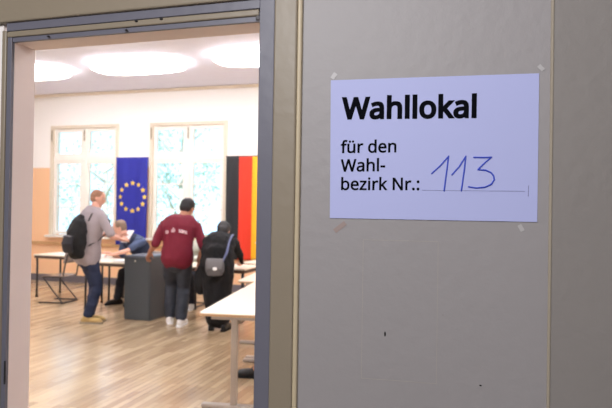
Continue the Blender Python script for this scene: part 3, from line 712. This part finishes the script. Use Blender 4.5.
    # trousers / skirt
    if o_.get('trousers'):
        b = BM(); torso(b, .012, -.16, .26)
        wd = o_.get('legw', 1.0)
        for i in (0, 1):
            a, kn, an = legs[i]
            loft(b, [(a, .094 * k, .10 * k), (a.lerp(kn, .4), .086 * k * wd, .094 * k * wd), (kn, .07 * k * wd, .072 * k * wd)])
            loft(b, [(kn, .07 * k * wd, .072 * k * wd), (kn.lerp(an, .4), .07 * k * wd, .074 * k * wd), (kn.lerp(an, .9), .062 * k * wd, .068 * k * wd)])
        baked('trousers', b, o_['trousers'], root, .012, 3, .012, (8, 8, 11))
    if o_.get('skirt'):
        b = BM()
        for i in (0, 1):
            a, kn, an = legs[i]; loft(b, [(a, .11, .11), (a.lerp(kn, .5), .10, .105), (kn, .09, .085), (kn.lerp(an, .15), .085, .08)])
        torso(b, .015, -.16, .3); cap(b, legs[0][1], .08, legs[1][1], .08)
        baked('skirt', b, o_['skirt'], root, .013, 4, .01)
    # top
    if o_.get('shirt'):
        b = BM(); torso(b, o_.get('ease', .018), o_.get('hem', -.05), .90)
        sl = o_.get('sleeve', .7)
        for i in (0, 1):
            s_, el, wr = arms[i]
            cap(b, s_ - up * .01, .062, s_.lerp(el, .3), .062)
            if sl <= 1: loft(b, [(s_, .064, .064), (s_.lerp(el, sl * .6), .062, .062), (s_.lerp(el, sl), .062, .060)])
            else:
                loft(b, [(s_, .062, .062), (s_.lerp(el, .5), .058, .058), (el, .052, .052)]); loft(b, [(el, .052, .052), (el.lerp(wr, .5), .048, .048), (el.lerp(wr, .93), .038, .036)])
        if o_.get('coat'):
            for c_ in o_['coat']: loft(b, c_, side=(1, 0, 0), n=20)
        baked('coat' if o_.get('coat') else 'shirt', b, o_['shirt'], root, .011, 3, .012 if not o_.get('coat') else .018, (8, 8, 6))
        if not o_.get('coat'):
            b = BM(); c0 = spine(.945); s2, u2 = frame(N - P, sd)
            nrm_ = (H - N).normalized()
            for q in range(24):
                a0 = q * pi / 12; a1 = (q + 1) * pi / 12
                f_ = lambda a: N - nrm_ * .005 + s2 * .073 * cos(a) + u2 * .07 * sin(a)
                cap(b, f_(a0), .009, f_(a1), .009, 6)
            baked('collar', b, o_.get('collar', o_['shirt']), root, .006, 2)
    if o_.get('vest'):
        b = BM(); torso(b, .03, -.02, .95); 
        for i in (0, 1): s_, el, wr = arms[i]; cap(b, s_ - up * .02 - sd * (i * 2 - 1) * .03, .066, s_ - sd * (i * 2 - 1) * .01, .064)
        baked('vest', b, o_['vest'], root, .011, 3, .01, (9, 9, 6))
    # shoes
    for i in (0, 1):
        a, kn, an = legs[i]; td = V(p['toe'][i]).normalized(); sdir = td.cross(V((0, 0, 1))); g = V((an.x, an.y, an.z - .085))
        b = BM(); low = o_.get('lowshoe')
        U = V((0, 0, 1))
        loft(b, [(g - td * .055 + U * .045, .036 * k, .04), (g + td * .02 + U * .05, .038 * k, .042), (g + td * .10 + U * .04, .05 * k, .042), (g + td * .16 + U * .038, .048 * k, .034), (g + td * .19 + U * .028, .034 * k, .018)], side=sdir)
        if not low: cap(b, g - td * .01 + U * .06, .044 * k, g - td * .015 + U * .10, .041 * k)
        sh_ = baked('shoe', b, o_['shoe'], root, .008, 3)
        b = BM(); m = []
        out = [(-.10, .026), (-.07, .038), (.0, .038), (.08, .046), (.15, .047), (.19, .038), (.215, .018)]
        L_ = [g + td * y + sdir * x * k for y, x in out] + [g + td * y - sdir * x * k for y, x in out[::-1]]
        lo = [b.verts.new(v) for v in L_]; hi = [b.verts.new(v + U * .024) for v in L_]; n = len(L_)
        for q in range(n): b.faces.new((lo[q], lo[(q + 1) % n], hi[(q + 1) % n], hi[q]))
        b.faces.new(lo[::-1]); b.faces.new(hi)
        obj('sole', b, o_['sole'], sh_)
    return root, dict(P=P, N=N, H=H, arms=arms, legs=legs, spine=spine, sd=sd, up=up, shs=shs)

denim = mat('denim_dark_blue', (32, 42, 70), .8, var=.25, scale=9)
denimg = mat('denim_faded_grey', (50, 54, 64), .8, var=.45, scale=5)
darkt = mat('dark_trousers', (30, 32, 44), .8, var=.2)
hair_red = mat('hair_short_reddish', (158, 116, 92), .7, var=.2, scale=60)
hair_blk = mat('hair_black', (26, 22, 22), .55, var=.3, scale=60)
hair_grey = mat('hair_grey_brown', (134, 112, 96), .7, var=.2, scale=60)
tan_shoe = mat('shoe_tan_suede', (186, 156, 100), .8, var=.1)
white_shoe = mat('shoe_white', (232, 230, 226), .5)
rubber = mat('rubber_sole', (150, 136, 116), .7)
black_shoe = mat('shoe_black', (20, 20, 24), .4)

# man with the backpack, turned to the right
m1, J1 = person('person', 'person in grey short-sleeved shirt and dark jeans wearing a black backpack, standing at left', (-5.08, 5.58, 0), radians(-22),
    dict(pelvis=(-.075, -.05, .955), neck=(0, .0, 1.51), head=(0.0, .055, 1.70), look=(.75, .75, -.28), hk=.96, k=1.02, bend=(0, -.015, 0),
         foot=((-.10, .03, 0), (.01, -.08, 0)), toe=((.7, .7, 0), (.8, .6, 0)), kpole=((.5, 1, 0), (.5, 1, 0)),
         hand=((-.0, .38, 1.17), (.20, .32, 1.13)), epole=((-.5, -.5, -1), (.9, -.5, -1)), hnrm=((-.8, 0, .6), (.8, 0, .6)), hdir=((.2, 1, .15), (-.2, 1, .1)), curl=(.5, .5)),
    dict(skin=M['skinp'], hair=hair_red, hairsize=.006, shirt=mat('shirt_grey_beige', (164, 154, 158), .8, var=.08), sleeve=.85, hem=-.05, ease=.05, trousers=denim, legw=1.0, shoe=tan_shoe, sole=rubber))
# folded paper in his hands
b = BM(); box(b, (-.075, -.105, 0), (.075, .105, .002), 0)
bmesh.ops.transform(b, matrix=Matrix.Translation((.08, .48, 1.17)) @ Matrix.Rotation(radians(55), 4, 'X'), verts=b.verts)
o = obj('ballot_paper', b, M['paper']); o.location = (-5.08, 5.58, 0); o.rotation_euler = (0, 0, radians(-22)); tag(o, 'white paper held by the standing person with the backpack', 'paper')
# backpack
bp = thing('backpack', 'black backpack hanging on the back of the man in the grey shirt', 'backpack', (-5.08, 5.58, 0), radians(-22))
b = BM(); loft(b, [((-.02, -.24, .98), .15, .10), ((-.02, -.25, 1.08), .17, .12), ((-.02, -.24, 1.25), .165, .11), ((-.02, -.215, 1.38), .13, .08), ((-.02, -.19, 1.43), .07, .05)], side=(1, 0, 0), n=20)
body = baked('bag_body', b, M['black'], bp, .012, 3, .015, (9, 9, 9))
b = BM(); loft(b, [((-.02, -.36, 1.0), .12, .035), ((-.02, -.38, 1.09), .13, .045), ((-.02, -.36, 1.18), .12, .03)], side=(1, 0, 0)); pk = baked('front_pocket', b, mat('backpack_pocket', (34, 34, 42), .7), bp, .01, 2, .006)
b = BM(); tube(b, [(-.11, -.385, 1.19), (0, -.405, 1.2), (.08, -.385, 1.19)], .005); obj('zip', b, mat('zip_grey', (150, 150, 156), .4), pk)
b = BM(); tube(b, [(-.05, -.18, 1.44), (-.04, -.2, 1.48), (.0, -.2, 1.48), (.01, -.18, 1.44)], .008); obj('grab_handle', b, M['black'], bp)
for s in (-1, 1):
    b = BM(); x = s * .115
    loft(b, [((x * .9, -.15, 1.40), .026, .008), ((x, -.105, 1.50), .026, .008), ((x, -.02, 1.545), .026, .008), ((x, .09, 1.49), .026, .008), ((x * 1.15, .155, 1.38), .024, .008), ((x * 1.2, .13, 1.25), .016, .006), ((x * 1.2, .0, 1.14), .01, .005), ((x * 1.1, -.16, 1.06), .01, .005)], side=(1, 0, 0), n=10)
    obj('shoulder_strap', b, M['black'], bp, True)

# man in the maroon polo shirt, seen from behind
maroon = mat('polo_maroon', (118, 20, 44), .8, var=.12, scale=5)
m2, J2 = person('person', 'person in maroon polo shirt and dark jeans seen from behind, hand on ballot box', (-3.95, 5.86, 0), radians(22),
    dict(pelvis=(.0, -.02, .945), neck=(0.02, .09, 1.41), head=(.10, .20, 1.58), look=(.45, .9, -.62), k=1.06, bend=(0, -.03, 0), shdir=(1, -.05, -.03), roll=.08,
         foot=((-.10, .12, 0), (.07, -.08, 0)), toe=((-.15, 1, 0), (.2, 1, 0)), kpole=((0, 1, 0), (0, 1, 0)), shw=.212, broad=1.12,
         hand=((-.40, .17, .965), (.27, .16, .86)), epole=((-.3, -.6, -1), (.6, -.8, 0)), hnrm=((-.3, 0, 1), (1, 0, .1)), hdir=((-.25, .5, -.6), (0, .25, -1)), curl=(.4, .4)),
    dict(skin=M['skin'], hair=hair_blk, hairsize=.01, shirt=maroon, sleeve=.95, hem=-.09, ease=.045, trousers=denimg, legw=1.22, shoe=white_shoe, sole=M['paper']))
# lettering across the shoulders: short white marks as the photo shows them
b = BM()
bx = lambda x, z: None
def on_back(root, x, z):
    """point on the outer back surface of the shirt at local x, z"""
    for ch in root.children:
        if ch.name.startswith('shirt'):
            ok, loc_, nr, _ = ch.ray_cast(V((x, -1, z)), V((0, 1, 0)))
            return loc_ if ok else V((x, -.12, z))
bpy.context.view_layer.update()
SH = {'a': [[(.9, 0), (.9, 1), (.1, 1), (0, .5), (.1, 0), (.9, .1)]], 'd': [[(.9, 0), (.9, 1.7)], [(.9, 1), (.1, .9), (0, .1), (.9, 0)]], 'e': [[(0, .5), (.9, .55), (.8, 1), (.1, .9), (.1, .1), (.9, 0)]],
      'i': [[(.3, 0), (.3, 1)]], 'n': [[(0, 0), (0, 1)], [(0, .8), (.7, 1), (.8, 0)]], 's': [[(.8, .95), (.1, .9), (.2, .55), (.8, .4), (.7, 0), (0, .05)]]}
def word(x0, x1, z0, z1, h, txt):
    n = len(txt)
    for i, ch in enumerate(txt):
        wd_ = (x1 - x0) / n; xa = x0 + wd_ * i; z = z0 + (z1 - z0) * i / n
        for st in SH[ch]: tube(b, [on_back(m2, xa + u * wd_ * .8, z + v_ * h) + V((0, -.003, 0)) for u, v_ in st], .005, 6)
pw = mat('print_white', (244, 220, 224), .6)
for a_ in ((-.145, -.105, 1.245, 1.255, .034, 'a'), (-.065, -.005, 1.265, 1.27, .034, 'di'), (.03, .145, 1.265, 1.235, .034, 'sans')):
    b = BM(); word(*a_); obj('shirt_lettering', b, pw, m2)

# woman in the black coat bending over the table
blackc = mat('coat_black', (10, 10, 15), .9, var=.25, scale=6)
m3, J3 = person('person', 'person in long black coat bending over the table, seen from behind', (-3.29, 5.78, 0), radians(14),
    dict(pelvis=(-.02, -.06, .86), neck=(-.02, .22, 1.20), head=(-.01, .33, 1.275), look=(0, .8, -.75), k=.95, bend=(0, -.07, .03),
         foot=((-.09, .0, 0), (.10, -.05, 0)), toe=((-.2, 1, 0), (.15, 1, 0)), kpole=((0, 1, 0), (0, 1, 0)),
         hand=((-.14, .60, .80), (.22, .60, .80)), epole=((-1, -.4, .1), (1, .1, .1)), hnrm=((0, 0, 1), (0, 0, 1)), hdir=((.3, 1, -.1), (-.4, 1, -.1))),
    dict(skin=M['skinp'], hair=hair_blk, hairsize=.016, bun=True, shirt=blackc, sleeve=1.9, hem=-.1, ease=.03, trousers=darkt, shoe=black_shoe, sole=M['black'],
         coat=[[((-.02, .10, 1.12), .21, .14), ((-.02, .0, 1.0), .225, .17), ((-.02, -.05, .85), .23, .17), ((-.01, -.04, .6), .20, .16), ((.0, -.03, .42), .185, .155), ((.01, -.02, .17), .165, .15)]]))
# her bag: strap over right shoulder, bag at the lower back left
sb = thing('shoulder_bag', 'small grey bag on a strap across the back of the black coat', 'bag', (-3.24, 5.78, -.02), radians(14))
greyb = mat('bag_grey', (98, 96, 98), .7, var=.2, scale=14)
b = BM(); loft(b, [((-.045, -.275, .78), .105, .028), ((-.045, -.275, .82), .125, .04), ((-.045, -.27, .90), .125, .038), ((-.045, -.265, .95), .11, .026)], side=(1, 0, 0)); bb = baked('bag_body', b, greyb, sb, .008, 2, .005)
b = BM(); loft(b, [((-.045, -.320, .85), .10, .008), ((-.045, -.312, .92), .115, .012), ((-.045, -.29, .965), .11, .014)], side=(1, 0, 0)); obj('flap', b, mat('bag_flap', (112, 110, 112), .6), sb, True)
b = BM(); ell(b, (-.035, -.328, .85), .03, .006, .022); obj('clasp', b, M['paper'], sb, True)
b = BM(); loft(b, [((.055, -.275, .94), .012, .006), ((.10, -.235, 1.06), .016, .006), ((.10, -.10, 1.17), .013, .006), ((.11, .03, 1.25), .013, .006), ((.11, .14, 1.265), .013, .006), ((.08, .25, 1.20), .013, .006)], side=(1, .3, -.4), n=10)
obj('strap', b, mat('strap_pale_blue', (96, 104, 142), .6), sb, True)
# dark tote hanging from her left arm
tb = thing('tote_bag', 'dark tote hanging low at the left side of the black coat', 'bag', (-3.60, 5.92, .06), radians(14))
b = BM(); loft(b, [((0, 0, .42), .085, .06), ((0, 0, .5), .12, .08), ((0, 0, .62), .115, .075), ((.02, 0, .72), .085, .05)], side=(1, 0, 0)); baked('bag_body', b, M['black'], tb, .01, 2, .012)
b = BM(); tube(b, [(-.03, 0, .72), (.0, .0, .84), (.05, .03, .98)], .007); tube(b, [(.08, 0, .72), (.07, .0, .84), (.05, .03, .98)], .007); obj('handle', b, M['black'], tb)

# seated man in the dark vest, leaning over the table towards the left
def seated(lean, tw): pass
chs = dict(group=None)
make_chair('chair the man in the dark vest sits on, mostly hidden', (-5.42, 7.42, 0), radians(168))
m4, J4 = person('person', 'person with grey hair, dark vest seated behind the table, leaning left', (-5.42, 7.42, 0), radians(165),
    dict(pelvis=(0, -.03, .55), neck=(.13, .20, 1.06), head=(.31, .30, 1.235), look=(.7, .75, -.3), bend=(0, -.05, .03), k=1.0, shdir=(1, .18, -.12), roll=-.1,
         foot=((-.12, .38, 0), (.14, .46, 0)), toe=((-.2, 1, 0), (.3, 1, 0)), kpole=((0, 1, 1), (0, 1, 1)),
         hand=((.22, .52, .80), (.42, .42, .82)), epole=((-1, .2, -.4), (.3, .2, -1)), hnrm=((0, 0, 1), (0, 0, 1)), hdir=((1, .3, 0), (1, .4, .1))),
    dict(skin=M['skinp'], hair=hair_grey, hairsize=.008, shirt=mat('shirt_slate_blue', (74, 88, 122), .7, var=.1), sleeve=.75, vest=mat('vest_dark_navy', (40, 48, 72), .8, var=.1), trousers=darkt, shoe=black_shoe, sole=M['black']))
# seated person hidden behind the maroon shirt
make_chair('chair behind the legs of the person in maroon, mostly hidden', (-4.52, 7.38, 0), radians(178))
m5, J5 = person('person', 'person in pale top seated behind the table, hidden by the person in maroon', (-4.52, 7.38, 0), radians(185),
    dict(pelvis=(0, -.03, .53), neck=(0, .05, 1.03), head=(.0, .13, 1.20), look=(0, 1, -.5), k=.96, bend=(0, -.03, 0),
         foot=((-.14, .34, 0), (.14, .40, 0)), toe=((-.2, 1, 0), (.2, 1, 0)), kpole=((0, 1, 1), (0, 1, 1)),
         hand=((-.1, .38, .80), (.16, .38, .80)), epole=((-1, 0, -.5), (1, 0, -.5)), hnrm=((0, 0, 1), (0, 0, 1)), hdir=((.3, 1, 0), (-.3, 1, 0))),
    dict(skin=M['skinp'], hair=hair_grey, shirt=mat('shirt_pale_green', (206, 208, 196), .7), sleeve=1.9, trousers=darkt, shoe=white_shoe, sole=M['paper']))
# seated person at the near table, only a foot and shin show past the door jamb
make_chair('chair at the right side of the nearest cream table, hidden behind the door jamb', (-1.46, 4.02, 0), radians(92), seatm=M['edge'])
m6, J6 = person('person', 'person at the nearest cream table, only bare shin and black flat shoe showing', (-1.46, 4.02, 0), radians(92),
    dict(pelvis=(0, -.03, .53), neck=(0, .02, 1.03), head=(.0, .08, 1.20), look=(0, 1, -.4), k=.94, bend=(0, -.03, 0),
         foot=((-.08, .555, 0), (.10, .47, 0)), toe=((-.1, 1, 0), (.1, 1, 0)), kpole=((0, 1, 1), (0, 1, 1)),
         hand=((-.14, .34, .80), (.14, .34, .80)), epole=((-1, 0, -.5), (1, 0, -.5)), hnrm=((0, 0, 1), (0, 0, 1)), hdir=((.3, 1, 0), (-.3, 1, 0))),
    dict(skin=M['skin'], hair=hair_blk, hairsize=.014, bun=True, shirt=blackc, sleeve=1.9, skirt=blackc, shoe=black_shoe, sole=M['black'], lowshoe=True))
